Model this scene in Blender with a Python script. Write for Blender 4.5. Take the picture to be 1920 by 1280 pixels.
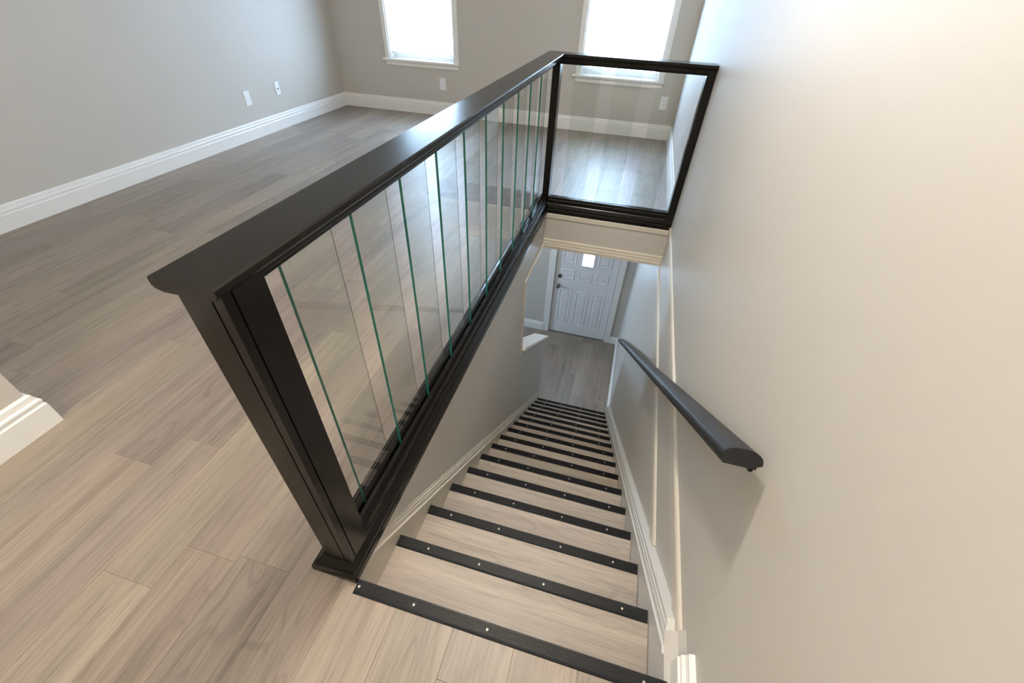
import bpy, bmesh, math, random
from mathutils import Vector, Matrix

random.seed(7)
for o in list(bpy.data.objects):
    bpy.data.objects.remove(o, do_unlink=True)
scene = bpy.context.scene
COL = scene.collection

# ------------------------------------------------------------------ camera
F_PX, YAW, PITCH, ROLL = 794.68, -.2384, -.7066, .0476
CAM = Vector((.5464, -.3822, 1.4177))
fw = Vector((math.sin(YAW)*math.cos(PITCH), math.cos(YAW)*math.cos(PITCH), math.sin(PITCH)))
rt = Vector((math.cos(YAW), -math.sin(YAW), 0))
upv = rt.cross(fw)
c_, s_ = math.cos(ROLL), math.sin(ROLL)
cr, cu = c_*rt + s_*upv, -s_*rt + c_*upv
cam_d = bpy.data.cameras.new('camera')
cam_d.sensor_width = 36
cam_d.lens = 36*F_PX/1920
cam_d.clip_start = .02
cam = bpy.data.objects.new('camera', cam_d)
COL.objects.link(cam)
cam.matrix_world = Matrix(((cr.x, cu.x, -fw.x, CAM.x), (cr.y, cu.y, -fw.y, CAM.y), (cr.z, cu.z, -fw.z, CAM.z), (0, 0, 0, 1)))
scene.camera = cam

# ------------------------------------------------------------------ world, lights, exposure
world = bpy.data.worlds.new('overcast_daylight')
scene.world = world
world.use_nodes = True
bg = world.node_tree.nodes['Background']
bg.inputs['Color'].default_value = (.52, .73, 1.0, 1)
bg.inputs['Strength'].default_value = 35.0

def lamp(name, kind, loc, energy, color, size=.2, target=None, **kw):
    d = bpy.data.lights.new(name, kind)
    d.energy = energy
    d.color = color
    if kind == 'AREA':
        d.shape = kw.get('shape', 'RECTANGLE')
        d.size = size
        if 'size_y' in kw:
            d.size_y = kw['size_y']
    else:
        d.shadow_soft_size = size
    o = bpy.data.objects.new(name, d)
    COL.objects.link(o)
    o.location = loc
    if target is not None:
        o.rotation_euler = (Vector(target)-Vector(loc)).to_track_quat('-Z', 'Y').to_euler()
    return o

WARM = (1.0, .925, .82)
lamp('stair_ceiling_lamp', 'POINT', (.19, .90, 2.52), 120, WARM, .10)
lamp('hall_ceiling_lamp', 'POINT', (-.30, -1.5, 2.5), 64, WARM, .12)
lamp('entrance_fill_light', 'POINT', (-.75, 4.25, -.62), 15, (1.0, .96, .90), .10)  # unseen fill light added to brighten the lower hall and door
for nm, loc, tgt, sx, sy in (('daylight_portal', (-2.205, 5.50, 1.525), (-2.205, 0, 1.525), .88, 1.85),
                             ('daylight_portal', (.2475, 5.50, 1.525), (.2475, 0, 1.525), .895, 1.85),
                             ('daylight_portal', (-3.44, 3.7, -1.35), (0, 3.7, -1.35), 1.2, .9)):
    p = lamp(nm, 'AREA', loc, 1, (1, 1, 1), sx, tgt, size_y=sy)
    p.data.cycles.is_portal = True

vs = scene.view_settings
vs.view_transform = 'Standard'
vs.look = 'None'
vs.exposure = 0.10
vs.gamma = 1.0
vs.use_curve_mapping = False

# ------------------------------------------------------------------ materials
def srgb(r, g, b):
    f = lambda c: (c/255/12.92) if c/255 <= .04045 else ((c/255+.055)/1.055)**2.4
    return (f(r), f(g), f(b), 1)

def new_mat(name):
    m = bpy.data.materials.new(name)
    m.use_nodes = True
    nt = m.node_tree
    return m, nt, nt.nodes['Principled BSDF']

def paint(name, col, rough=.6, bump=.02, scale=220, spec=.5, var=.03):
    m, nt, b = new_mat(name)
    b.inputs['Roughness'].default_value = rough
    b.inputs['Specular IOR Level'].default_value = spec
    tc = nt.nodes.new('ShaderNodeTexCoord')
    n1 = nt.nodes.new('ShaderNodeTexNoise')
    n1.inputs['Scale'].default_value = 1.7
    n1.inputs['Detail'].default_value = 3
    nt.links.new(tc.outputs['Object'], n1.inputs['Vector'])
    mx = nt.nodes.new('ShaderNodeMix')
    mx.data_type = 'RGBA'
    mx.inputs['A'].default_value = [c*(1-var) for c in col[:3]]+[1]
    mx.inputs['B'].default_value = [min(1, c*(1+var)) for c in col[:3]]+[1]
    nt.links.new(n1.outputs['Fac'], mx.inputs['Factor'])
    nt.links.new(mx.outputs['Result'], b.inputs['Base Color'])
    if bump:
        n2 = nt.nodes.new('ShaderNodeTexNoise')
        n2.inputs['Scale'].default_value = scale
        n2.inputs['Detail'].default_value = 2
        nt.links.new(tc.outputs['Object'], n2.inputs['Vector'])
        bp = nt.nodes.new('ShaderNodeBump')
        bp.inputs['Strength'].default_value = bump
        bp.inputs['Distance'].default_value = .002
        nt.links.new(n2.outputs['Fac'], bp.inputs['Height'])
        nt.links.new(bp.outputs['Normal'], b.inputs['Normal'])
    return m

M_WALL = paint('greige_wall_paint', srgb(194, 189, 181), .5, .05, 160)
M_CEIL = paint('white_ceiling_paint', srgb(236, 234, 228), .8, .05, 120)
M_TRIM = paint('white_trim_paint', srgb(232, 230, 226), .35, 0, var=.015)
M_CREAM = paint('cream_trim_paint', srgb(204, 196, 182), .45, 0, var=.02)
M_DOOR = paint('white_door_paint', srgb(228, 228, 230), .4, 0, var=.01)
M_PLATE = paint('white_plastic', srgb(235, 235, 236), .35, 0, var=.01)

def black_paint(name, col, rough, spec=.4):
    m, nt, b = new_mat(name)
    tc = nt.nodes.new('ShaderNodeTexCoord')
    mp = nt.nodes.new('ShaderNodeMapping')
    mp.inputs['Scale'].default_value = (60, 6, 60)
    nz = nt.nodes.new('ShaderNodeTexNoise')
    nz.inputs['Scale'].default_value = 1.0
    nz.inputs['Detail'].default_value = 4
    nt.links.new(tc.outputs['Object'], mp.inputs['Vector'])
    nt.links.new(mp.outputs['Vector'], nz.inputs['Vector'])
    b.inputs['Base Color'].default_value = col
    b.inputs['Specular IOR Level'].default_value = spec
    mr = nt.nodes.new('ShaderNodeMapRange')
    mr.inputs['To Min'].default_value = rough-.02
    mr.inputs['To Max'].default_value = rough+.02
    nt.links.new(nz.outputs['Fac'], mr.inputs['Value'])
    nt.links.new(mr.outputs['Result'], b.inputs['Roughness'])
    return m

M_BLACK = black_paint('black_lacquer', (.0070, .0062, .0052, 1), .24, .22)
M_RAIL = black_paint('black_satin_handrail', (.013, .0132, .0138, 1), .42, .28)
M_NOSE = black_paint('black_anodised_nosing', (.010, .0103, .011, 1), .45, .25)

def metal(name, col, rough):
    m, nt, b = new_mat(name)
    b.inputs['Base Color'].default_value = col
    b.inputs['Metallic'].default_value = 1
    tc = nt.nodes.new('ShaderNodeTexCoord')
    nz = nt.nodes.new('ShaderNodeTexNoise')
    nz.inputs['Scale'].default_value = 300
    nt.links.new(tc.outputs['Object'], nz.inputs['Vector'])
    mr = nt.nodes.new('ShaderNodeMapRange')
    mr.inputs['To Min'].default_value = rough*.8
    mr.inputs['To Max'].default_value = rough*1.2
    nt.links.new(nz.outputs['Fac'], mr.inputs['Value'])
    nt.links.new(mr.outputs['Result'], b.inputs['Roughness'])
    return m

M_STEEL = metal('screw_steel', (.62, .58, .52, 1), .35)
M_NICKEL = metal('satin_nickel', (.20, .19, .18, 1), .32)
M_HINGE = metal('dark_hinge_steel', (.16, .15, .14, 1), .4)
M_DARK = paint('dark_gap', srgb(45, 42, 40), .8, 0)

def wood(name, along, tones, rough=.42):
    """vinyl plank oak: grain runs along axis `along` (0 = x, 1 = y); tone varies per plank"""
    m, nt, b = new_mat(name)
    N = nt.nodes.new
    L = nt.links.new
    tc = N('ShaderNodeTexCoord')
    oi = N('ShaderNodeObjectInfo')
    mul = N('ShaderNodeVectorMath')
    mul.operation = 'MULTIPLY_ADD'
    cv = N('ShaderNodeCombineXYZ')
    for i in range(3):
        L(oi.outputs['Random'], cv.inputs[i])
    mul.inputs[1].default_value = (37.3, 91.7, 53.1)
    L(cv.outputs[0], mul.inputs[0])
    L(tc.outputs['Object'], mul.inputs[2])
    def mapped(a, c):
        mp = N('ShaderNodeMapping')
        mp.inputs['Scale'].default_value = (a, c, 1) if along == 0 else (c, a, 1)
        L(mul.outputs[0], mp.inputs['Vector'])
        return mp.outputs[0]
    def noise(vec, sc, det, dist=0., rg=.55):
        n = N('ShaderNodeTexNoise')
        n.inputs['Scale'].default_value = sc
        n.inputs['Detail'].default_value = det
        n.inputs['Roughness'].default_value = rg
        n.inputs['Distortion'].default_value = dist
        L(vec, n.inputs['Vector'])
        return n.outputs['Fac']
    def ramp(fac, stops):
        r = N('ShaderNodeValToRGB')
        e = r.color_ramp.elements
        e[0].position, e[0].color = stops[0]
        e[1].position, e[1].color = stops[-1]
        for p, c in stops[1:-1]:
            x = e.new(p)
            x.color = c
        L(fac, r.inputs['Fac'])
        return r.outputs['Color']
    def mixc(kind, f, a, bb):
        x = N('ShaderNodeMix')
        x.data_type = 'RGBA'
        x.blend_type = kind
        if isinstance(f, float):
            x.inputs['Factor'].default_value = f
        else:
            L(f, x.inputs['Factor'])
        L(a, x.inputs['A'])
        L(bb, x.inputs['B'])
        return x.outputs['Result']
    base = ramp(oi.outputs['Random'], tones)
    g = lambda v: (v, v, v, 1)
    # broad tone drift, mid streaks, contour figure, fine pores, sparse knots
    broad = ramp(noise(mapped(.55, 4.5), 1.0, 3, .4), [(.27, g(.74)), (.5, g(.98)), (.74, g(1.16))])
    hue = noise(mapped(.4, 3.2), 1.0, 2, .2)
    tint = ramp(hue, [(.32, (1.02, .985, .99, 1)), (.5, (1.0, 1.0, 1.0, 1)), (.68, (1.0, .995, .955, 1))])
    mid = ramp(noise(mapped(1.3, 34), 1.0, 5, .8, .62), [(.30, g(.79)), (.52, g(1.0)), (.76, g(1.10))])
    contour = noise(mapped(.75, 4.2), 1.0, 2, .35)
    mm_ = N('ShaderNodeMath')
    mm_.operation = 'MULTIPLY'
    mm_.inputs[1].default_value = 120.0
    L(contour, mm_.inputs[0])
    sn = N('ShaderNodeMath')
    sn.operation = 'SINE'
    L(mm_.outputs[0], sn.inputs[0])
    cath = ramp(sn.outputs[0], [(.0, g(1.0)), (.6, g(1.0)), (1.0, g(.84))])
    mask = ramp(noise(mapped(.5, 2.5), 1.0, 1), [(.46, g(0)), (.62, g(1))])
    fine = ramp(noise(mapped(7, 210), 1.0, 3, 0, .6), [(.32, g(.80)), (.5, g(1.0)), (.72, g(1.07))])
    v = N('ShaderNodeTexVoronoi')
    v.inputs['Scale'].default_value = 1.0
    L(mapped(1.5, 4.6), v.inputs['Vector'])
    vd = N('ShaderNodeMath')
    vd.operation = 'ADD'
    L(v.outputs['Distance'], vd.inputs[0])
    vn = N('ShaderNodeMath')
    vn.operation = 'MULTIPLY'
    vn.inputs[1].default_value = .10
    L(noise(mapped(6, 40), 1.0, 3), vn.inputs[0])
    L(vn.outputs[0], vd.inputs[1])
    knot = ramp(vd.outputs[0], [(.06, g(.50)), (.10, g(.80)), (.17, g(1.0))])
    c = mixc('MULTIPLY', 1.0, base, broad)
    c = mixc('MULTIPLY', 1.0, c, tint)
    c = mixc('MULTIPLY', 1.0, c, mid)
    c = mixc('MULTIPLY', mask, c, cath)
    c = mixc('MULTIPLY', 1.0, c, fine)
    c = mixc('MULTIPLY', .8, c, knot)
    L(c, b.inputs['Base Color'])
    b.inputs['Roughness'].default_value = rough
    b.inputs['Specular IOR Level'].default_value = .5
    bp = N('ShaderNodeBump')
    bp.inputs['Strength'].default_value = .08
    bp.inputs['Distance'].default_value = .001
    L(noise(mapped(9, 190), 1.0, 3), bp.inputs['Height'])
    L(bp.outputs['Normal'], b.inputs['Normal'])
    return m

TONES = [(0.0, srgb(132, 120, 111)), (.3, srgb(140, 128, 118)), (.6, srgb(144, 132, 119)), (.8, srgb(146, 133, 121)), (1.0, srgb(152, 140, 127))]
M_PLANK = wood('oak_vinyl_plank', 1, TONES)
M_TREAD = wood('oak_vinyl_tread', 0, [(0.0, srgb(166, 153, 141)), (1.0, srgb(180, 168, 156))], .48)

def thin_glass(name, tint, refl=1.0):
    m = bpy.data.materials.new(name)
    m.use_nodes = True
    nt = m.node_tree
    nt.nodes.clear()
    out = nt.nodes.new('ShaderNodeOutputMaterial')
    tr = nt.nodes.new('ShaderNodeBsdfTransparent')
    tr.inputs['Color'].default_value = tint
    gl = nt.nodes.new('ShaderNodeBsdfGlossy')
    gl.inputs['Roughness'].default_value = .02
    fr = nt.nodes.new('ShaderNodeFresnel')
    geo = nt.nodes.new('ShaderNodeNewGeometry')
    ior = nt.nodes.new('ShaderNodeMapRange')      # thin sheet: same reflectance from either side
    ior.inputs['To Min'].default_value = 1.5
    ior.inputs['To Max'].default_value = 1/1.5
    nt.links.new(geo.outputs['Backfacing'], ior.inputs['Value'])
    nt.links.new(ior.outputs['Result'], fr.inputs['IOR'])
    tc = nt.nodes.new('ShaderNodeTexCoord')
    nz = nt.nodes.new('ShaderNodeTexNoise')
    nz.inputs['Scale'].default_value = 3
    nt.links.new(tc.outputs['Object'], nz.inputs['Vector'])
    bp = nt.nodes.new('ShaderNodeBump')
    bp.inputs['Strength'].default_value = .01
    nt.links.new(nz.outputs['Fac'], bp.inputs['Height'])
    nt.links.new(bp.outputs['Normal'], gl.inputs['Normal'])
    mx = nt.nodes.new('ShaderNodeMixShader')
    nt.links.new(fr.outputs[0], mx.inputs[0])
    nt.links.new(tr.outputs[0], mx.inputs[1])
    nt.links.new(gl.outputs[0], mx.inputs[2])
    nt.links.new(mx.outputs[0], out.inputs[0])
    return m

M_GLASS = thin_glass('clear_balustrade_glass', (.950, .970, .963, 1))
M_GLASS_FAR = thin_glass('polished_glass_edge', (.30, .35, .34, 1))
M_PANE = thin_glass('window_glass', (.96, .97, .97, 1))
m, nt, b = new_mat('green_glass_edge')
tc = nt.nodes.new('ShaderNodeTexCoord')
nz = nt.nodes.new('ShaderNodeTexNoise')
nz.inputs['Scale'].default_value = 4
nt.links.new(tc.outputs['Object'], nz.inputs['Vector'])
mx = nt.nodes.new('ShaderNodeMix')
mx.data_type = 'RGBA'
mx.inputs['A'].default_value = srgb(22, 90, 80)
mx.inputs['B'].default_value = srgb(42, 126, 112)
nt.links.new(nz.outputs['Fac'], mx.inputs['Factor'])
nt.links.new(mx.outputs['Result'], b.inputs['Base Color'])
b.inputs['Roughness'].default_value = .15
M_GREEN = m

m = bpy.data.materials.new('white_blind_slat')
m.use_nodes = True
nt = m.node_tree
nt.nodes.clear()
out = nt.nodes.new('ShaderNodeOutputMaterial')
df = nt.nodes.new('ShaderNodeBsdfDiffuse')
tl = nt.nodes.new('ShaderNodeBsdfTranslucent')
tc = nt.nodes.new('ShaderNodeTexCoord')
nz = nt.nodes.new('ShaderNodeTexNoise')
nz.inputs['Scale'].default_value = 8
nt.links.new(tc.outputs['Object'], nz.inputs['Vector'])
cr_ = nt.nodes.new('ShaderNodeValToRGB')
cr_.color_ramp.elements[0].color = (.84, .84, .84, 1)
cr_.color_ramp.elements[1].color = (.90, .90, .90, 1)
nt.links.new(nz.outputs['Fac'], cr_.inputs['Fac'])
nt.links.new(cr_.outputs[0], df.inputs['Color'])
nt.links.new(cr_.outputs[0], tl.inputs['Color'])
mxs = nt.nodes.new('ShaderNodeMixShader')
mxs.inputs[0].default_value = .35
nt.links.new(df.outputs[0], mxs.inputs[1])
nt.links.new(tl.outputs[0], mxs.inputs[2])
nt.links.new(mxs.outputs[0], out.inputs[0])
M_SLAT = m

# ------------------------------------------------------------------ mesh helpers
def link(name, me, parent=None, loc=(0, 0, 0)):
    o = bpy.data.objects.new(name, me)
    COL.objects.link(o)
    o.location = loc
    if parent is not None:
        o.parent = parent
        o.matrix_parent_inverse = Matrix.Translation(-WORLD[parent.name])
        WORLD[o.name] = WORLD[parent.name]*0 + Vector(loc)
    else:
        WORLD[o.name] = Vector(loc)
    return o

WORLD = {}

def empty(name, loc):
    o = bpy.data.objects.new(name, None)
    COL.objects.link(o)
    o.location = loc
    o.empty_display_size = .1
    WORLD[o.name] = Vector(loc)
    return o

def tag(o, label, cat, group=None, kind=None):
    o['label'] = label
    o['category'] = cat
    if group:
        o['group'] = group
    if kind:
        o['kind'] = kind
    return o

def struct(o, label, cat):
    return tag(o, label, cat, None, 'structure')

def finish(bm, name, mats, smooth=False):
    bmesh.ops.recalc_face_normals(bm, faces=bm.faces)
    me = bpy.data.meshes.new(name)
    bm.to_mesh(me)
    bm.free()
    for mm in (mats if isinstance(mats, (list, tuple)) else [mats]):
        me.materials.append(mm)
    if smooth:
        for p in me.polygons:
            p.use_smooth = True
    return me

def add_box(bm, x0, x1, y0, y1, z0, z1, bevel=0):
    vs_ = [bm.verts.new((x, y, z)) for z in (z0, z1) for y in (y0, y1) for x in (x0, x1)]
    fs = [bm.faces.new([vs_[i] for i in f]) for f in ((0, 2, 3, 1), (4, 5, 7, 6), (0, 1, 5, 4), (2, 6, 7, 3), (0, 4, 6, 2), (1, 3, 7, 5))]
    if bevel:
        es = list({e for f in fs for e in f.edges})
        bmesh.ops.bevel(bm, geom=es, offset=bevel, segments=2, profile=.5, affect='EDGES')
    return fs

def box(name, x0, x1, y0, y1, z0, z1, mat, parent=None, bevel=0):
    bm = bmesh.new()
    add_box(bm, x0, x1, y0, y1, z0, z1, bevel)
    return link(name, finish(bm, name, mat), parent)

def boxes(name, lst, mat, parent=None):
    bm = bmesh.new()
    for a in lst:
        add_box(bm, *a)
    return link(name, finish(bm, name, mat), parent)

def poly_mesh(name, pts, axis, a, b_, mat):
    """extrude a polygon (2D points in the two other axes, in xyz order) from a to b_ along axis"""
    bm = bmesh.new()
    def v3(p, t):
        q = list(p)
        q.insert(axis, t)
        return q
    lo = [bm.verts.new(v3(p, a)) for p in pts]
    hi = [bm.verts.new(v3(p, b_)) for p in pts]
    n = len(pts)
    f1 = bm.faces.new(lo)
    f2 = bm.faces.new(hi[::-1])
    for i in range(n):
        bm.faces.new((lo[i], lo[(i+1) % n], hi[(i+1) % n], hi[i]))
    bmesh.ops.triangulate(bm, faces=[f1, f2])
    return finish(bm, name, mat)

def poly(name, pts, axis, a, b_, mat, parent=None):
    return link(name, poly_mesh(name, pts, axis, a, b_, mat), parent)

def sweep(name, path, prof, mat, parent=None, smooth=False):
    """sweep profile (out, z) along a plan path of (x, y); out is to the left of the travel direction; mitred corners"""
    bm = bmesh.new()
    P = [Vector(p) for p in path]
    rings = []
    for i, p in enumerate(P):
        d0 = (P[i]-P[i-1]).normalized() if i > 0 else (P[1]-P[0]).normalized()
        d1 = (P[i+1]-P[i]).normalized() if i < len(P)-1 else d0
        n0, n1 = Vector((-d0.y, d0.x)), Vector((-d1.y, d1.x))
        mt = (n0+n1)
        mt = mt/max(.2, mt.dot(n0))
        rings.append([bm.verts.new((p.x+mt.x*a, p.y+mt.y*a, z)) for a, z in prof])
    k = len(prof)
    for r0, r1 in zip(rings, rings[1:]):
        for j in range(k):
            bm.faces.new((r0[j], r0[(j+1) % k], r1[(j+1) % k], r1[j]))
    bm.faces.new(rings[0])
    bm.faces.new(rings[-1][::-1])
    return link(name, finish(bm, name, mat, smooth), parent)

def sweep3(bm, p0, p1, side, upd, prof):
    """straight sweep of profile (s, u) from p0 to p1"""
    r0 = [bm.verts.new(Vector(p0)+side*s+upd*u) for s, u in prof]
    r1 = [bm.verts.new(Vector(p1)+side*s+upd*u) for s, u in prof]
    k = len(prof)
    for j in range(k):
        bm.faces.new((r0[j], r0[(j+1) % k], r1[(j+1) % k], r1[j]))
    bm.faces.new(r0)
    bm.faces.new(r1[::-1])

def wall_holes(name, plane_axis, a, b_, u0, u1, z0, z1, holes, mat):
    """slab wall with rectangular holes; u is the horizontal axis in the wall plane"""
    us = sorted({u0, u1, *[h[0] for h in holes], *[h[1] for h in holes]})
    zs = sorted({z0, z1, *[h[2] for h in holes], *[h[3] for h in holes]})
    bm = bmesh.new()
    for i in range(len(us)-1):
        for j in range(len(zs)-1):
            uc, zc = (us[i]+us[i+1])/2, (zs[j]+zs[j+1])/2
            if any(h[0] < uc < h[1] and h[2] < zc < h[3] for h in holes):
                continue
            if plane_axis == 1:
                add_box(bm, us[i], us[i+1], a, b_, zs[j], zs[j+1])
            else:
                add_box(bm, a, b_, us[i], us[i+1], zs[j], zs[j+1])
    bmesh.ops.remove_doubles(bm, verts=bm.verts, dist=1e-5)
    # drop the internal faces shared by two cells
    seen = {}
    for f in bm.faces:
        seen.setdefault(tuple(sorted(v.index for v in f.verts)), []).append(f)
    bm.verts.index_update()
    seen = {}
    for f in bm.faces:
        seen.setdefault(tuple(sorted(v.index for v in f.verts)), []).append(f)
    dup = [f for fs in seen.values() if len(fs) > 1 for f in fs]
    if dup:
        bmesh.ops.delete(bm, geom=dup, context='FACES')
    return link(name, finish(bm, name, mat))

# ------------------------------------------------------------------ dimensions
RUN, RISE, NST = .235, .1952, 16
ZL = -NST*RISE                    # lower floor
XW, XL, YB = .9615, -3.4086, 5.441
YLB = 5.264                       # lower hall back wall
CEIL = 2.74
XS = -.012                        # face of the stairwell's railing-side wall
YF = 2.865                        # face of the landing edge at the far end of the stairwell
ZC = -.300                        # underside of the upper floor

# ------------------------------------------------------------------ room shell
W1 = (-2.645, -1.765)
W2 = (-.200, .695)
WZ0, WZ1 = .600, 2.45
struct(wall_holes('wall_back', 1, YB, YB+.14, XL-.12, XW+.12, ZC-.0, CEIL, [(*W1, WZ0, WZ1), (*W2, WZ0, WZ1)], M_WALL),
       'greige painted wall with two windows across the upper room', 'wall')
struct(box('wall_left', XL-.12, XL, .09, YB, ZC, CEIL, M_WALL), 'pale grey painted long wall with two wall plates', 'wall')
struct(box('wall_right', XW, XW+.12, -2.6, YB, ZL-.1, CEIL, M_WALL), 'tall beige wall along the staircase carrying the handrail', 'wall')
struct(poly('wall_hall', [(-1.47, -2.6), (-1.47, .182), (XL, .182), (XL, .09), (-1.59, .09), (-1.59, -2.6)], 2, -.01, CEIL, M_WALL),
       'cream hall wall ending in an outside corner on the plank floor', 'wall')
struct(box('wall_front', -1.59, XW+.12, -2.72, -2.6, ZC, CEIL, M_WALL), 'beige wall closing the hall behind the stair head', 'wall')
struct(box('ceiling', XL-.12, XW+.12, -2.72, YB+.14, CEIL, CEIL+.1, M_CEIL), 'white painted ceiling of the upper floor', 'ceiling')

floor = boxes('floor', [(XL-.0, -.122, -2.6, YB, ZC, -.012), (-.122, XW, YF+.007, YB, ZC, -.012), (-.122, XW, -2.6, -.032, ZC, -.012)], M_CREAM)
struct(floor, 'grey brown oak plank floor of the upper level', 'floor')

def planks(parent, rects, z, row_w, x_start, seed, L0=1.22, gap=.0004):
    rnd = random.Random(seed)
    cache = {}
    n = 0
    xmin, xmax = min(r[0] for r in rects), max(r[1] for r in rects)
    ymin, ymax = min(r[2] for r in rects), max(r[3] for r in rects)
    k = math.floor((xmin-x_start)/row_w)
    while x_start+k*row_w < xmax:
        xa, xb = x_start+k*row_w, x_start+(k+1)*row_w
        y = ymin-rnd.uniform(.05, 1.0)*L0
        while y < ymax:
            for (rx0, rx1, ry0, ry1) in rects:
                a, b2, c2, d2 = max(xa, rx0), min(xb, rx1), max(y, ry0), min(y+L0, ry1)
                if b2-a < .012 or d2-c2 < .02:
                    continue
                w_, l_ = round(b2-a-gap, 4), round(d2-c2-gap, 4)
                if (w_, l_) not in cache:
                    bm = bmesh.new()
                    fs = add_box(bm, -w_/2, w_/2, -l_/2, l_/2, -.011, 0)
                    top = fs[1]
                    bmesh.ops.bevel(bm, geom=list(top.edges), offset=.0006, segments=1, affect='EDGES')
                    cache[(w_, l_)] = finish(bm, 'floor_plank', M_PLANK)
                link('plank', cache[(w_, l_)], parent, ((a+b2)/2, (c2+d2)/2, z))
                n += 1
            y += L0
        k += 1
    return n

planks(floor, [(XL, -1.47, .09, YB), (-1.47, -.030, -1.3, YB), (-.030, XW, YF+.012, YB), (-.030, XW, -1.3, -.004)], 0, .18, -.030, 11)

# lower level
struct(wall_holes('wall_lower_back', 1, YLB, YLB+.14, XL-.1, XW, ZL-.1, ZC, [(-.205, .745, ZL-.1, -1.065)], M_WALL),
       'grey painted entrance wall around the front door', 'wall')
struct(wall_holes('wall_lower_left', 0, XL-.12, XL, -.15, YLB, ZL-.1, ZC, [(3.1, 4.3, -1.80, -.90)], M_WALL),
       'lower room wall with a daylight window', 'wall')
struct(box('wall_lower_front', XL, XW, -.27, -.15, ZL-.1, ZC, M_WALL), 'lower room wall under the stair head', 'wall')
lfloor = boxes('floor', [(XL, XW, -.15, YLB+.14, ZL-.1, ZL-.012)], M_PLANK)
struct(lfloor, 'grey oak plank floor of the entrance hall below', 'floor')
planks(lfloor, [(-1.6, XW, 3.3, YLB+.0)], ZL, .178, .06, 5)

# wall between stairs and room, with the opening above a sloped knee wall
KY0, KY1 = 2.25, 3.64
kz = lambda y: -1.005-.70*(y-2.30)
bm = bmesh.new()
for q in ([(-.032, -.001), (KY0, -.001), (KY0, ZL-.01), (-.032, ZL-.01)],
          [(KY0, -.001), (YF+.007, -.001), (YF+.007, ZC), (KY0, ZC)],
          [(KY0, kz(KY0)), (KY1, kz(KY1)), (KY1, ZL-.01), (KY0, ZL-.01)]):
    lo_ = [bm.verts.new((XS-.11, *p)) for p in q]
    hi_ = [bm.verts.new((XS, *p)) for p in q]
    bm.faces.new(lo_)
    bm.faces.new(hi_)
    for i in range(4):
        bm.faces.new((lo_[i], lo_[(i+1) % 4], hi_[(i+1) % 4], hi_[i]))
struct(link('wall_stairwell', finish(bm, 'wall_stairwell', M_WALL)),
       'beige stairwell wall below the glass railing', 'wall')

# knee wall cap
bm = bmesh.new()
ca, cb = Vector((0, KY0+.001, kz(KY0))), Vector((0, KY1+.02, kz(KY1+.02)))
ax = (cb-ca).normalized()
sweep3(bm, ca, cb, Vector((1, 0, 0)), Vector((0, -ax.z, ax.y)), [(-.150, .0), (.020, .0), (.024, .006), (.024, .022), (.018, .028), (-.150, .028)])
struct(link('trim_1', finish(bm, 'knee_wall_cap', M_TRIM)), 'white sloping cap on the knee wall beside the lower steps', 'trim')

# corner strip round the opening
bm = bmesh.new()
add_box(bm, XS, XS+.010, KY0-.026, YF+.0, ZC, ZC+.026)
add_box(bm, XS, XS+.010, KY0-.026, KY0, kz(KY0)-.03, ZC)
struct(link('trim_2', finish(bm, 'opening_corner_strip', M_CREAM)), 'beige corner strip edging the stairwell wall opening', 'trim')

# landing edge (fascia) with its mouldings
fa = struct(box('wall_fascia', XS, XW, YF, YF+.007, ZC, -.001, M_WALL), 'beige landing edge board under the far glass railing', 'wall')
def lproj(y0, prof):   # profile (out towards -y, z) along x
    bm = bmesh.new()
    sweep3(bm, (XS, YF, 0), (XW, YF, 0), Vector((0, -1, 0)), Vector((0, 0, 1)), prof)
    return bm
link('moulding', finish(lproj(0, [(0, -.044), (.006, -.044), (.011, -.038), (.011, -.006), (.008, -.002), (0, -.002)]), 'moulding', M_CREAM), fa)
link('moulding', finish(lproj(0, [(0, ZC-.002), (.024, ZC-.002), (.024, ZC+.024), (.017, ZC+.028), (.017, ZC+.046), (.010, ZC+.050), (.010, ZC+.068), (.004, ZC+.076), (0, ZC+.076)]), 'moulding', M_CREAM), fa)

# horizontal battens on the right wall
def batten(name, y0, y1, z0, z1, label):
    bm = bmesh.new()
    sweep3(bm, (XW, y0, 0), (XW, y1, 0), Vector((-1, 0, 0)), Vector((0, 0, 1)),
           [(0, z0), (.007, z0), (.012, z0+.006), (.012, z1-.012), (.008, z1-.003), (.004, z1), (0, z1)])
    return struct(link(name, finish(bm, name, M_CREAM)), label, 'trim')
batten('trim_3', .122, YF, -.044, .026, 'upper cream horizontal batten on the staircase wall')
batten('trim_4', .525, YF, ZC-.066, ZC+.004, 'lower cream horizontal batten on the staircase wall')

# ------------------------------------------------------------------ baseboards
BB = [(0, 0), (.020, 0), (.020, .098), (.016, .104), (.016, .112), (.018, .117), (.017, .124), (.012, .130), (.010, .140), (.009, .150), (.005, .156), (0, .157)]
def baseboard(name, path, label, z=0, prof=BB):
    return struct(sweep(name, path, [(a, h+z) for a, h in prof], M_TRIM), label, 'baseboard')
baseboard('baseboard_back', [(XW, YB), (XL, YB), (XL, .184)], 'white moulded baseboard round the window wall and long wall')
baseboard('baseboard_right', [(XW, YF+.09), (XW, YB-.02)], 'white baseboard on the side wall beyond the far railing')
BBH = [(a*1.3, h*1.02) for a, h in BB]
baseboard('baseboard_hall', [(-3.38, .182), (-1.47, .182), (-1.47, -2.58)], 'white baseboard wrapping the cream wall corner', prof=BBH)
baseboard('baseboard_front', [(XW, -2.58), (XW, .046)], 'white baseboard end beside the top step', prof=[(a*1.55, h*.80) for a, h in BB])
baseboard('baseboard_lower', [(-.300, YLB), (-2.0, YLB)], 'white baseboard left of the front door', ZL)
BL = [(a, h*.82) for a, h in BB]
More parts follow.
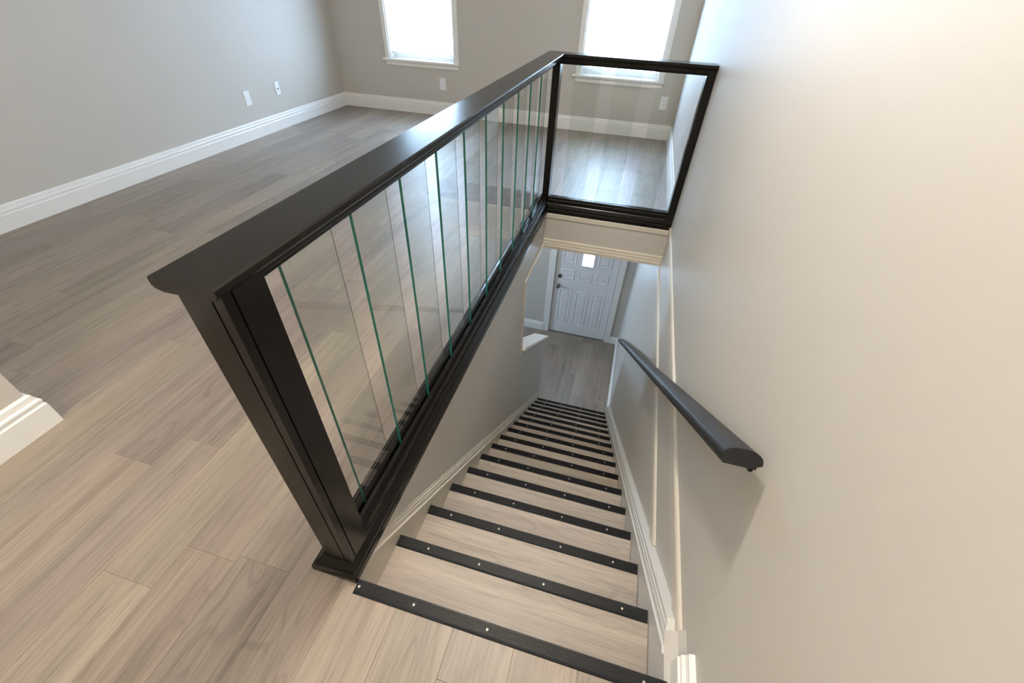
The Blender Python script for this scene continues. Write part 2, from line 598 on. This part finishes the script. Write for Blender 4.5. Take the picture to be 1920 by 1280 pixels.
baseboard('baseboard_lower_right', [(XW, KY1-.1), (XW, YLB), (.828, YLB)], 'white baseboard along the entrance hall beside the stairs', ZL, BL)

# ------------------------------------------------------------------ staircase
stair = empty('staircase', (.46, 3.5, ZL))
tag(stair, 'straight flight of oak plank steps with black ribbed nosings going down to the hall', 'staircase')
X0, X1 = 0.0, .916
for i in range(1, NST+1):
    y, z = (i-1)*RUN, -(i-1)*RISE
    # riser under nosing i
    r = box('riser', X0, X1, y-.030, y-.018, z-RISE+.0005, z-.012, M_TREAD, stair)
    if i > 1:
        bm = bmesh.new()
        add_box(bm, X0, X1, y-RUN-.018, y-.002, z-.012, z)
        link('tread', finish(bm, 'tread', M_TREAD), stair)

def nosing_profile():
    d, t = .037, .004
    p = [(.004, -.024), (.004, t-.001), (.003, t)]
    n = 8
    s = (d-.006)/n
    for k in range(n):
        a = .001-k*s
        p += [(a, t), (a-s*.55, t), (a-s*.6, t-.0018), (a-s*.95, t-.0018)]
    p += [(-d+.003, t), (-d, .0012), (-d, .0002), (.0, .0002), (.0, -.024)]
    return p
NP = nosing_profile()
def nosing_mesh(x0, x1):
    bm = bmesh.new()
    sweep3(bm, (x0, 0, 0), (x1, 0, 0), Vector((0, 1, 0)), Vector((0, 0, 1)), NP)
    return finish(bm, 'nosing', M_NOSE)
def screw_mesh():
    bm = bmesh.new()
    prof = [(.0046, 0), (.0042, .0012), (.0028, .0020), (.0014, .0021), (.0012, .0008)]
    rings = []
    for r_, z_ in prof:
        rings.append([bm.verts.new((r_*math.cos(a*math.pi/6), r_*math.sin(a*math.pi/6), z_)) for a in range(12)])
    for q0, q1 in zip(rings, rings[1:]):
        for a in range(12):
            bm.faces.new((q0[a], q0[(a+1) % 12], q1[(a+1) % 12], q1[a]))
    bm.faces.new(rings[-1])
    return finish(bm, 'screw', M_STEEL, True)
SM = screw_mesh()
NM, NM1 = nosing_mesh(X0, .914), nosing_mesh(.0075, .930)
rs = random.Random(3)
for i in range(1, NST+1):
    y, z = (i-1)*RUN, -(i-1)*RISE
    nz_ = link('nosing', NM1 if i == 1 else NM, stair, (0, y, z))
    for fx in ([.028, .195, .43, .86] if i == 1 else [.115, .335, .575, .815]):
        s = link('screw', SM, nz_, (fx+rs.uniform(-.02, .02), y-.0155, z+.0038))

# skirt boards along both sides (part of the setting)
def clip_z(pts, zm):
    out_ = []
    for (y0, z0), (y1, z1) in zip(pts, pts[1:]+pts[:1]):
        if z0 <= zm:
            out_.append((y0, z0))
        if (z0 <= zm) != (z1 <= zm):
            t = (zm-z0)/(z1-z0)
            out_.append((y0+t*(y1-y0), zm))
    return out_

def skirt(name, xin, xout, label, y0, y1, lo, hi0, hi1, zmax, mat):
    """board following the flight; xin faces the steps, xout is the wall"""
    sl = RISE/RUN
    zn = lambda y: -y*sl
    sg = 1 if xout > xin else -1
    root = struct(poly(name, clip_z([(y0, zn(y0)+hi0), (y1, zn(y1)+hi0), (y1, zn(y1)+lo), (y0, zn(y0)+lo)], zmax), 0, min(xin, xout), max(xin, xout), mat), label, 'trim')
    for (h0, h1, t) in ((hi0-.004, hi0+.012, -.006), (hi0+.012, hi0+.040, .001), (hi0+.040, hi0+.056, .004), (hi0+.056, hi1, .009)):
        xa = xin+sg*t
        poly('moulding', clip_z([(y0, zn(y0)+h1), (y1, zn(y1)+h1), (y1, zn(y1)+h0), (y0, zn(y0)+h0)], zmax-.0006-abs(t)*.1), 0, min(xa, xout), max(xa, xout), mat, root)
    return root
M_SKIRT = paint('grey_white_skirt_paint', srgb(206, 203, 196), .4, 0, var=.015)
sk = skirt('trim_5', .918, XW, 'white stair skirt board on the handrail wall', -.003, 3.60, -.34, .055, .130, -.004, M_SKIRT)
poly('fillet', [(.9185, -.0035), (XW, -.0035), (XW, .060), (.948, .030)], 1, -.002, .123, M_WALL, sk)
skirt('trim_6', XS+.012, XS, 'beige white stair skirt board below the glass railing', .004, 3.62, -.34, .055, .125, -.003, M_CREAM)

# ------------------------------------------------------------------ glass balustrade
bal = empty('glass_balustrade', (-.05, 1.4, 0))
tag(bal, 'black wooden guard railing with upright clear glass panes round the stairwell', 'railing')
CX = -.053
YH0, YH1, YH2 = -.005, 2.848, 2.966      # handrail front end, inner and outer edge of the far run
HX0, HX1 = -.104, .014
TOP = 1.067
# handrail: side run and far run, mitred, with eased edges
HP = [(0, -.004), (.003, 0), (.115, 0), (.118, -.004), (.118, -.015), (.113, -.021), (.100, -.025), (.018, -.025), (.005, -.021), (0, -.015)]
bm = bmesh.new()
def mitre_run(bm, prof):
    r = []
    for pts in ('a', 'm', 'b'):
        ring = []
        for s, u in prof:
            x_, y_ = HX1-s, YH1+s
            if pts == 'a':
                ring.append(bm.verts.new((x_, YH0, TOP+u)))
            elif pts == 'm':
                ring.append(bm.verts.new((x_, y_, TOP+u)))
            else:
                ring.append(bm.verts.new((XW-.001, y_, TOP+u)))
        r.append(ring)
    k = len(prof)
    for r0, r1 in zip(r, r[1:]):
        for j in range(k):
            bm.faces.new((r0[j], r0[(j+1) % k], r1[(j+1) % k], r1[j]))
    bm.faces.new(r[0])
    bm.faces.new(r[-1][::-1])
mitre_run(bm, HP)
# soften the outer end corners
hr = link('handrail', finish(bm, 'handrail', M_BLACK), bal)
bm = bmesh.new()
mitre_run(bm, [(.034, -.0252), (.034, -.048), (.037, -.052), (.040, -.060), (.060, -.060), (.060, -.052), (.074, -.052), (.074, -.060), (.094, -.060), (.097, -.052), (.100, -.048), (.100, -.0252)])
for v in bm.verts:
    if v.co.y < .0 + YH0 + .001:
        v.co.y = .1085
link('sub_rail', finish(bm, 'sub_rail', M_BLACK), bal)
boxes('saddle_block', [(-.094, -.011, .020, .103, TOP-.0255-.006, TOP-.0245)], M_BLACK, bal)

# newel post with grooved corner bead
PX0, PX1, PY0, PY1 = -.097, -.010, .018, .106
g = .004
prof = [(PX0, PY0), (PX1-.024, PY0), (PX1-.024, PY0+g), (PX1-.020, PY0+g), (PX1-.020, PY0), (PX1, PY0), (PX1, PY0+.018), (PX1-g, PY0+.018), (PX1-g, PY0+.022), (PX1, PY0+.022), (PX1, PY1), (PX0, PY1)]
poly('newel_post', prof, 2, .070, TOP-.030, M_BLACK, bal)

# plinth: low base board with rounded edge and a bevelled second layer, mitred round the corner at the far end
def base_run(prof_c):
    """profile as (offset from stair side towards the room, z); runs newel front -> corner -> wall"""
    bm = bmesh.new()
    rings = []
    for k in range(3):
        ring = []
        for s, z, fy in prof_c:
            x_, y_ = .006-s, YF-.006+s
            if k == 0:
                ring.append(bm.verts.new((x_, fy, z)))
            elif k == 1:
                ring.append(bm.verts.new((x_, y_, z)))
            else:
                ring.append(bm.verts.new((XW-.0005, y_, z)))
        rings.append(ring)
    n = len(prof_c)
    for r0, r1 in zip(rings, rings[1:]):
        for j in range(n):
            bm.faces.new((r0[j], r0[(j+1) % n], r1[(j+1) % n], r1[j]))
    bm.faces.new(rings[0])
    bm.faces.new(rings[-1][::-1])
    return bm
pf = -.010
link('plinth', finish(base_run([(.0, .0008, pf), (.0, .026, pf), (.003, .034, pf+.003), (.010, .038, pf+.008), (.140, .038, pf+.008), (.147, .034, pf+.003), (.150, .026, pf), (.150, .0008, pf)]), 'plinth', M_BLACK), bal)
link('plinth_moulding', finish(base_run([(.007, .0382, .001), (.007, .046, .001), (.015, .070, .014), (.018, .074, .016), (.103, .074, .016), (.119, .070, .014), (.135, .046, .001), (.135, .0382, .001)]), 'plinth_moulding', M_BLACK), bal)
# glazing channel: two beads with the glass between
def bead(prof_c, name):
    link(name, finish(base_run([(s, z, .1065) for s, z in prof_c]), name, M_BLACK), bal)
bead([(.022, .0742), (.022, .100), (.028, .106), (.034, .103), (.037, .103), (.037, .114), (.041, .121), (.0525, .121), (.0525, .0742)], 'glazing_bead')
bead([(.0655, .0742), (.0655, .121), (.078, .121), (.081, .114), (.081, .103), (.090, .103), (.096, .098), (.096, .0742)], 'glazing_bead')

# corner post and wall post of the far run
boxes('corner_post', [(-.056, -.006, YF+.004, YF+.092, .0745, TOP-.026)], M_BLACK, bal)
boxes('wall_post', [(.908, XW-.001, YF+.004, YF+.092, .0745, TOP-.026)], M_BLACK, bal)
boxes('post_stop', [(PX1-.062, PX1-.018, PY1, PY1+.012, .122, TOP-.061)], M_BLACK, bal)  # narrow black strip on the far face of the newel post

# glass panes
def pane_mesh(w_, h_, t_, along):
    """pane with one flat ground edge and one arrised edge"""
    bm = bmesh.new()
    sec = [(-t_/2, 0), (t_/2, 0), (t_/2, w_-.0025), (.0010, w_), (-.0010, w_), (-t_/2, w_-.0025)]
    if along == 0:
        sec = [(w_-v, u) for u, v in sec]
    lo = [bm.verts.new((x, y, 0)) for x, y in sec]
    hi = [bm.verts.new((x, y, h_)) for x, y in sec]
    bm.faces.new(lo[::-1])
    bm.faces.new(hi)
    for i in range(6):
        f = bm.faces.new((lo[i], lo[(i+1) % 6], hi[(i+1) % 6], hi[i]))
        f.material_index = {0: 1, 3: 2}.get(i, 0)
    return finish(bm, 'glass_pane', [M_GLASS, M_GREEN, M_GLASS_FAR])
PM1 = pane_mesh(.167, TOP-.054-.100, .0085, 1)
PM2 = pane_mesh(.172, TOP-.054-.100, .0085, 0)
for y in (.184, .430, .678, .930, 1.186, 1.446, 1.708, 1.974, 2.242, 2.514):
    link('glass_pane', PM1, bal, (CX, y, .100))
for x in (.091, .355, .627):
    link('glass_pane', PM2, bal, (x, YF+.053, .100))

# ------------------------------------------------------------------ wall handrail
rail = empty('wall_handrail', (XW, .26, .65))
tag(rail, 'black moulded handrail sloping down the beige staircase wall', 'handrail')
A, B = Vector((.901, .250, .672)), Vector((.899, 3.74, -1.835))
ax = (B-A).normalized()
sd = Vector((1, 0, 0))
up2 = sd.cross(ax)
if up2.z < 0:
    up2 = -up2
hp = [(-.041, -.008), (-.036, -.017), (.030, -.017), (.031, -.011), (.041, -.007), (.041, .000)]
for k in range(1, 14):
    t = math.pi*k/14
    hp.append((.041*math.copysign(abs(math.cos(t))**.85, math.cos(t)), .022*math.sin(t)))
hp.append((-.041, .0))
bm = bmesh.new()
sweep3(bm, A, B, sd, up2, hp)
link('rail', finish(bm, 'rail', M_RAIL), rail)
def bracket(t):
    P = A.lerp(B, t)-up2*.016+Vector((.010, 0, 0))
    W_ = Vector((XW, P.y+.0, P.z-.020))
    bm = bmesh.new()
    # rose on the wall
    for k, (r_, xo) in enumerate(((.026, 0), (.026, .004), (.018, .008))):
        pass
    rings = []
    for r_, xo in ((.020, .0), (.020, .004), (.010, .009)):
        rings.append([bm.verts.new((XW-xo, W_.y+r_*math.cos(a*math.pi/8), W_.z+r_*math.sin(a*math.pi/8))) for a in range(16)])
    for q0, q1 in zip(rings, rings[1:]):
        for a in range(16):
            bm.faces.new((q0[a], q0[(a+1) % 16], q1[(a+1) % 16], q1[a]))
    bm.faces.new(rings[0])
    bm.faces.new(rings[-1])
    # curved arm
    pts = [Vector((XW-.006, W_.y, W_.z)), Vector((XW-.024, W_.y, W_.z)), Vector((P.x+.004, P.y, P.z-.020)), Vector((P.x, P.y, P.z-.010)), Vector((P.x, P.y, P.z+.002))]
    prev = None
    for i, p in enumerate(pts):
        d = (pts[min(i+1, len(pts)-1)]-pts[max(i-1, 0)]).normalized()
        n1 = Vector((0, 1, 0))
        n2 = d.cross(n1).normalized()
        ring = [bm.verts.new(p+n1*0.005*math.cos(a*math.pi/4)+n2*0.005*math.sin(a*math.pi/4)) for a in range(8)]
        if prev:
            for a in range(8):
                bm.faces.new((prev[a], prev[(a+1) % 8], ring[(a+1) % 8], ring[a]))
        else:
            bm.faces.new(ring)
        prev = ring
    bm.faces.new(prev)
    link('bracket', finish(bm, 'bracket', M_BLACK, True), rail)
for t in (.022, .42, .75):
    bracket(t)

# ------------------------------------------------------------------ windows and blinds
def window(n, x0, x1, label):
    y = YB
    bm = bmesh.new()
    cw = .056
    # casing: two legs and a head, with a stepped edge
    for (a, b2, c2, d2) in ((x0-cw, x0, WZ0-.0, WZ1+cw), (x1, x1+cw, WZ0-.0, WZ1+cw), (x0, x1, WZ1, WZ1+cw)):
        add_box(bm, a, b2, y-.016, y, c2, d2, .003)
    root = link('window_%d' % n, finish(bm, 'window_casing', M_TRIM))
    struct(root, label, 'window')
    box('window_stool', x0-cw-.030, x1+cw+.012, y-.045, y+.10, WZ0-.024, WZ0-.001, M_TRIM, root, .004)
    bm = bmesh.new()
    sweep3(bm, (x0-cw+.004, y, 0), (x1+cw-.006, y, 0), Vector((0, -1, 0)), Vector((0, 0, 1)), [(0, .522), (.010, .522), (.016, .532), (.014, .556), (.020, .5755), (0, .5755)])
    link('apron', finish(bm, 'apron', M_TRIM), root)
    # jamb lining
    boxes('jamb', [(x0, x0+.012, y, y+.138, WZ0, WZ1), (x1-.012, x1, y, y+.138, WZ0, WZ1), (x0+.012, x1-.012, y, y+.138, WZ1-.012, WZ1)], M_TRIM, root)
    # sash frame
    s0, s1 = x0+.013, x1-.013
    fw_ = .045
    boxes('sash', [(s0, s0+fw_, y+.095, y+.125, WZ0, WZ1-.013), (s1-fw_, s1, y+.095, y+.125, WZ0, WZ1-.013), (s0+fw_, s1-fw_, y+.095, y+.125, WZ0, WZ0+.055), (s0+fw_, s1-fw_, y+.095, y+.125, WZ1-.06, WZ1-.013), (s0+fw_, s1-fw_, y+.095, y+.125, 1.50, 1.54)], M_TRIM, root)
    boxes('pane', [(s0+fw_, s1-fw_, y+.108, y+.112, WZ0+.055, WZ1-.06)], M_PANE, root)
window(1, *W1, 'white framed window with closed blind near the room corner')
window(2, *W2, 'white framed window with closed blind seen above the far railing')

def slat_mesh(L_):
    bm = bmesh.new()
    n, w_ = 5, .050
    rows = []
    for k in range(n):
        t = k/(n-1)-.5
        rows.append([bm.verts.new((x, t*w_, .004*(1-4*t*t))) for x in (-L_/2, L_/2)])
    for a, b2 in zip(rows, rows[1:]):
        bm.faces.new((a[0], a[1], b2[1], b2[0]))
    bmesh.ops.solidify(bm, geom=bm.faces[:], thickness=.0022)
    return finish(bm, 'slat', M_SLAT, False)

def blind(x0, x1, label):
    L_ = x1-x0-.034
    xc = (x0+x1)/2
    yb = YB+.052
    root = empty('window_blind', (xc, yb, .655))
    tag(root, label, 'blind', 'slatted blinds in the two windows')
    sm = slat_mesh(L_)
    z = .705
    while z < WZ1-.07:
        o = link('slat', sm, root, (xc, yb, z))
        o.rotation_euler = (math.radians(40), 0, 0)
        z += .0415
    box('bottom_rail', xc-L_/2, xc+L_/2, yb-.025, yb+.025, .655, .675, M_SLAT, root, .004)
    box('headrail', xc-L_/2, xc+L_/2, yb-.028, yb+.028, WZ1-.062, WZ1-.014, M_SLAT, root, .003)
    for fx in (.14, .86):
        xx = x0+fx*(x1-x0)
        boxes('ladder_cord', [(xx-.0012, xx+.0012, yb-.030, yb-.0285, .66, WZ1-.05)], M_PLATE, root)
blind(*W1, 'white slatted blind in the window near the room corner')
blind(*W2, 'white slatted blind in the window above the far railing')

# lower room window (daylight for the hall)
root = boxes('window_3', [(XL-.12, XL-.04, 3.10, 3.15, -1.80, -.90), (XL-.12, XL-.04, 4.25, 4.30, -1.80, -.90), (XL-.12, XL-.04, 3.15, 4.25, -1.80, -1.75), (XL-.12, XL-.04, 3.15, 4.25, -.95, -.90)], M_TRIM)
struct(root, 'white framed window lighting the lower room', 'window')
boxes('pane', [(XL-.085, XL-.081, 3.15, 4.25, -1.75, -.95)], M_PANE, root)

# ------------------------------------------------------------------ front door
DX0, DX1, DZ0, DZ1 = -.192, .732, ZL+.006, ZL+2.04
DY = YLB+.018
# slab built round the glass light
LX0, LX1, LZ0, LZ1 = .193, .354, -1.795, -1.275
door = wall_holes('door_1', 1, DY, DY+.042, DX0, DX1, DZ0, DZ1, [(LX0, LX1, LZ0, LZ1)], M_DOOR)
struct(door, 'white panelled front door with a small bright glass light', 'door')
def rect_panel(x0, x1, z0, z1):
    bm = bmesh.new()
    y = DY
    def ring(i, d):
        return [bm.verts.new((x0+i, y-d, z0+i)), bm.verts.new((x1-i, y-d, z0+i)), bm.verts.new((x1-i, y-d, z1-i)), bm.verts.new((x0+i, y-d, z1-i))]
    rs_ = [ring(0, -.002), ring(0, .002), ring(.006, .007), ring(.014, .006), ring(.022, .0005), ring(.030, .0005), ring(.048, .006)]
    for q0, q1 in zip(rs_, rs_[1:]):
        for a in range(4):
            bm.faces.new((q0[a], q0[(a+1) % 4], q1[(a+1) % 4], q1[a]))
    bm.faces.new(rs_[-1])
    link('panel', finish(bm, 'panel', M_DOOR), door)
for (x0, x1) in ((-.095, .098), (.172, .366), (.424, .618)):
    rect_panel(x0, x1, -2.925, -2.262)
    rect_panel(x0, x1, -2.062, -1.905)
    if x0 != .172:
        rect_panel(x0, x1, -1.782, -1.275)
bm = bmesh.new()
for a in ((LX0-.02, LX0, LZ0-.02, LZ1+.02), (LX1, LX1+.02, LZ0-.02, LZ1+.02), (LX0, LX1, LZ0-.02, LZ0), (LX0, LX1, LZ1, LZ1+.02)):
    add_box(bm, a[0], a[1], DY-.008, DY+.002, a[2], a[3], .002)
link('light_frame', finish(bm, 'light_frame', M_DOOR), door)
boxes('glass_light', [(LX0, LX1, DY+.018, DY+.022, LZ0, LZ1)], M_PANE, door)

def lathe_y(name, cx, cz, prof, mat, parent):
    """profile (radius, distance towards the room)"""
    bm = bmesh.new()
    rings = [[bm.verts.new((cx+r_*math.cos(a*math.pi/10), DY-d, cz+r_*math.sin(a*math.pi/10))) for a in range(20)] for r_, d in prof]
    for q0, q1 in zip(rings, rings[1:]):
        for a in range(20):
            bm.faces.new((q0[a], q0[(a+1) % 20], q1[(a+1) % 20], q1[a]))
    bm.faces.new(rings[0])
    bm.faces.new(rings[-1])
    return link(name, finish(bm, name, mat, True), parent)
lathe_y('door_knob', -.122, -2.206, [(.033, -.001), (.033, .006), (.028, .010), (.013, .014), (.012, .032), (.022, .038), (.028, .050), (.025, .062), (.012, .067)], M_NICKEL, door)
lathe_y('deadbolt', -.119, -2.030, [(.032, -.001), (.032, .010), (.027, .016), (.020, .018)], M_NICKEL, door)
for hz in (-2.92, -2.02, -1.24):
    bm = bmesh.new()
    rr = [[bm.verts.new((DX1+.007+.0075*math.cos(a*math.pi/4), DY-.004+.0075*math.sin(a*math.pi/4), hz+dz)) for a in range(8)] for dz in (-.05, .05)]
    for a in range(8):
        bm.faces.new((rr[0][a], rr[0][(a+1) % 8], rr[1][(a+1) % 8], rr[1][a]))
    bm.faces.new(rr[0])
    bm.faces.new(rr[1])
    link('hinge', finish(bm, 'hinge', M_HINGE, True), door)
# frame with weather seal (dark line) and casing
bm = bmesh.new()
add_box(bm, -.205, -.197, YLB, YLB+.13, ZL, -1.065)
add_box(bm, .737, .745, YLB, YLB+.13, ZL, -1.065)
add_box(bm, -.197, .737, YLB, YLB+.13, -1.073, -1.065)
fr = link('trim_7', finish(bm, 'door_frame', M_TRIM))
struct(fr, 'white casing round the front door', 'trim')
bm = bmesh.new()
for a in ((-.298, -.200, ZL, -.975), (.740, .828, ZL, -.975), (-.200, .740, -1.068, -.975)):
    add_box(bm, a[0], a[1], YLB-.018, YLB, a[2], a[3], .003)
link('casing', finish(bm, 'casing', M_TRIM), fr)
boxes('weather_seal', [(-.1968, -.1925, DY+.004, DY+.03, ZL+.003, -1.074), (.7325, .7368, DY+.002, DY+.03, ZL+.003, -1.074)], M_DARK, fr)
boxes('threshold', [(-.197, .737, YLB-.0, YLB+.13, ZL, ZL+.005)], M_HINGE, fr)

# ------------------------------------------------------------------ wall plates
def plate(name, loc, rotz, label, kind, w_=.074, h_=.122):
    bm = bmesh.new()
    add_box(bm, -w_/2, w_/2, -.0055, 0, -h_/2, h_/2, .0025)
    root = link(name, finish(bm, name, M_PLATE), None, loc)
    def part(nm, bmx, mat):
        o = bpy.data.objects.new(nm, finish(bmx, nm, mat))
        COL.objects.link(o)
        o.parent = root
    if kind == 'duplex':
        for zc in (.021, -.021):
            b1 = bmesh.new()
            add_box(b1, -.017, .017, -.0075, -.0052, zc-.014, zc+.014, .001)
            part('socket', b1, M_PLATE)
            b1 = bmesh.new()
            add_box(b1, -.0085, -.0062, -.0079, -.0073, zc-.003, zc+.006)
            add_box(b1, .0062, .0085, -.0079, -.0073, zc-.003, zc+.006)
            part('socket_slot', b1, M_DARK)
    elif kind == 'decora':
        b1 = bmesh.new()
        add_box(b1, -.017, .017, -.0075, -.0052, -.034, .034, .0012)
        part('insert', b1, M_PLATE)
    else:
        b1 = bmesh.new()
        rg = [[b1.verts.new((r_*math.cos(a*math.pi/6), -d, r_*math.sin(a*math.pi/6)-.006)) for a in range(12)] for r_, d in ((.0075, .005), (.0075, .009), (.0048, .0092), (.0048, .015))]
        for q0, q1 in zip(rg, rg[1:]):
            for a in range(12):
                b1.faces.new((q0[a], q0[(a+1) % 12], q1[(a+1) % 12], q1[a]))
        b1.faces.new(rg[-1])
        part('coax_jack', b1, M_HINGE)
    root.rotation_euler = (0, 0, rotz)
    return tag(root, label, 'outlet')
plate('outlet_plate', (XL, 3.715, .375), math.pi/2, 'white plate with a flush insert on the long grey wall', 'decora', .078, .130)
plate('cable_plate', (XL, 4.185, .395), math.pi/2, 'narrow white cable plate with a dark centre jack on the long grey wall', 'coax', .068, .125)
plate('outlet_plate', (-1.941, YB, .366), 0, 'white duplex outlet below the window near the room corner', 'duplex', .080, .135)
plate('outlet_plate', (.807, YB, .385), 0, 'white duplex outlet beside the window above the far railing', 'duplex', .080, .135)
